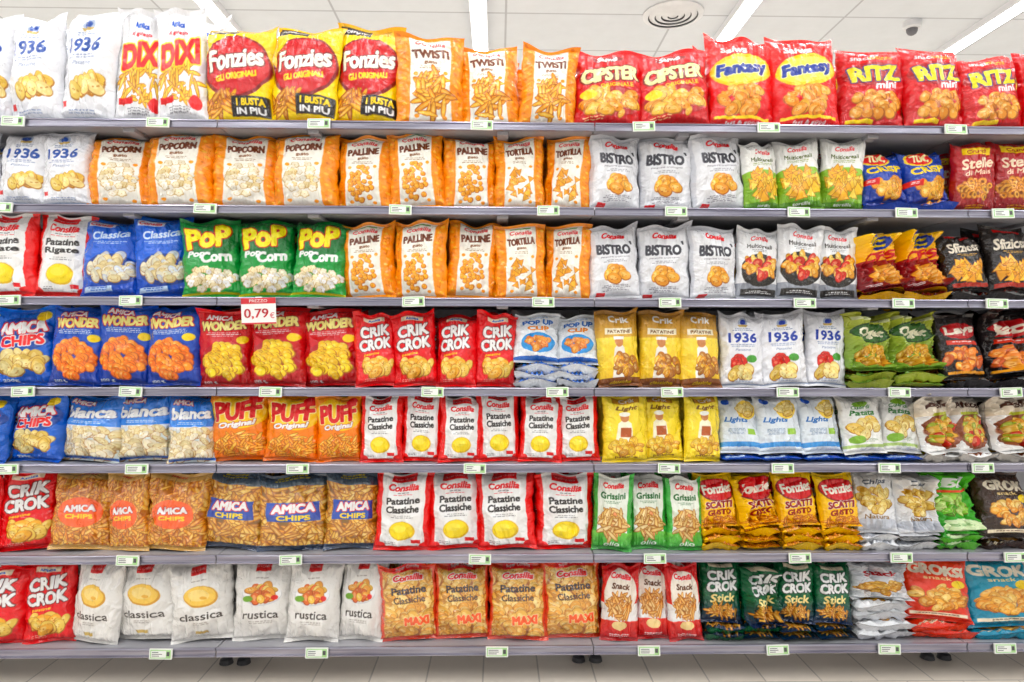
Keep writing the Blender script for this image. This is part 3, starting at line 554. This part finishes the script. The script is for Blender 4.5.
# ------------------------------------------------------------------ room
def tile_mat(name, c1, c2, mort, sx, sy, off, rough, ms):
    m = mat(name, c1, rough); nt = m.node_tree; b = nt.nodes['Principled BSDF']
    tc = nt.nodes.new('ShaderNodeTexCoord'); br = nt.nodes.new('ShaderNodeTexBrick'); br.offset = off
    br.inputs['Color1'].default_value = (*c1, 1); br.inputs['Color2'].default_value = (*c2, 1); br.inputs['Mortar'].default_value = (*mort, 1)
    br.inputs['Scale'].default_value = 1; br.inputs['Brick Width'].default_value = sx; br.inputs['Row Height'].default_value = sy; br.inputs['Mortar Size'].default_value = ms
    nt.links.new(tc.outputs['Object'], br.inputs['Vector'])
    n = nt.nodes.new('ShaderNodeTexNoise'); n.inputs['Scale'].default_value = 9; n.inputs['Detail'].default_value = 5
    mx = nt.nodes.new('ShaderNodeMix'); mx.data_type = 'RGBA'; mx.blend_type = 'MULTIPLY'; mx.inputs[0].default_value = .12
    nt.links.new(tc.outputs['Object'], n.inputs['Vector'])
    nt.links.new(br.outputs['Color'], mx.inputs[6]); nt.links.new(n.outputs['Fac'], mx.inputs[7]); nt.links.new(mx.outputs[2], b.inputs['Base Color'])
    return m
m_floor = tile_mat('floor_plank_tiles', (.84, .76, .66), (.76, .68, .58), (.48, .43, .37), .2, 1.2, .5, .3, .003)
m_ceil = tile_mat('ceiling_tiles', (.7, .735, .77), (.68, .715, .75), (.44, .46, .49), 1.2, .6, 0, .7, .008)
m_wall = mat('wall_paint', (.8, .8, .8), .7); add_noise(m_wall, (.78, .78, .78), (.82, .82, .82), 2)
CZ = 3.5
mb = MB(); mb.box(-8, 8, -5, 10, -.1, 0); mb.obj('floor', [m_floor])
mb = MB(); mb.box(-8, 8, -5, 10, CZ, CZ+.1); mb.obj('ceiling', [m_ceil])
mb = MB(); mb.box(-8, 8, 10, 10.1, 0, CZ); mb.obj('wall_back', [m_wall])
mb = MB(); mb.box(-8.1, -8, -5, 10, 0, CZ); mb.obj('wall_left', [m_wall])
mb = MB(); mb.box(8, 8.1, -5, 10, 0, CZ); mb.obj('wall_right', [m_wall])
m_led = mat('led_diffuser', (.9, .9, .9), .4, 0, (1, 1, 1), 6); m_house = mat('luminaire_housing', (.8, .8, .82), .4)
add_noise(m_house, (.78, .78, .8), (.82, .82, .84), 4)
for k in range(-3, 4):
    X = -.19+1.82*k; mb = MB()
    mb.box(X-.06, X+.06, -4.5, 9.6, CZ-.05, CZ, 0); mb.box(X-.05, X+.05, -4.48, 9.58, CZ-.056, CZ-.05, 1)
    fx = mb.obj('linear_ceiling_light', [m_house, m_led])
    L = bpy.data.lights.new('led_strip', 'AREA'); L.shape = 'RECTANGLE'; L.size = .1; L.size_y = 13; L.energy = 108; L.color = (1, 1, 1)
    lo = bpy.data.objects.new('led_strip_lamp', L); S.collection.objects.link(lo); lo.location = (X, 2.5, CZ-.06); lo.parent = fx
# ceiling diffuser
p = on_z(673, 14, CZ); mb = MB()
for r in (.21, .165, .12, .075): mb.lathe([(r, 3.499), (r, 3.49), (r-.036, 3.478), (r-.038, 3.482), (r-.012, 3.499)], p.x, p.y, 40, 0)
mb.lathe([(0, 3.485), (.03, 3.487), (.04, 3.499)], p.x, p.y, 40, 0)
mb.lathe([(0, 3.4985), (.205, 3.4985)], p.x, p.y, 40, 1)
m_vent = mat('vent_metal', (.7, .71, .72), .4); add_noise(m_vent, (.66, .67, .68), (.74, .75, .76), 10)
m_vd = mat('vent_dark', (.08, .08, .09), .8); add_noise(m_vd, (.1, .1, .11), (.16, .16, .17), 10)
mb.obj('ceiling_air_diffuser', [m_vent, m_vd])
p = on_z(912, 22, CZ); mb = MB()
mb.lathe([(0, 3.5), (.06, 3.5), (.06, 3.46), (.05, 3.45), (0, 3.45)], p.x, p.y, 28, 0)
mb.lathe([(.038, 3.45), (.036, 3.43), (.028, 3.415), (.012, 3.405), (0, 3.403)], p.x, p.y, 28, 1)
mb.obj('dome_security_camera', [m_vent, m_vd])
w = bpy.data.worlds.new('world'); S.world = w; w.use_nodes = True
w.node_tree.nodes['Background'].inputs[0].default_value = (1, .99, .98, 1); w.node_tree.nodes['Background'].inputs[1].default_value = .74
print('OBJ', len(bpy.data.objects), 'V', sum(len(m.vertices) for m in bpy.data.meshes))
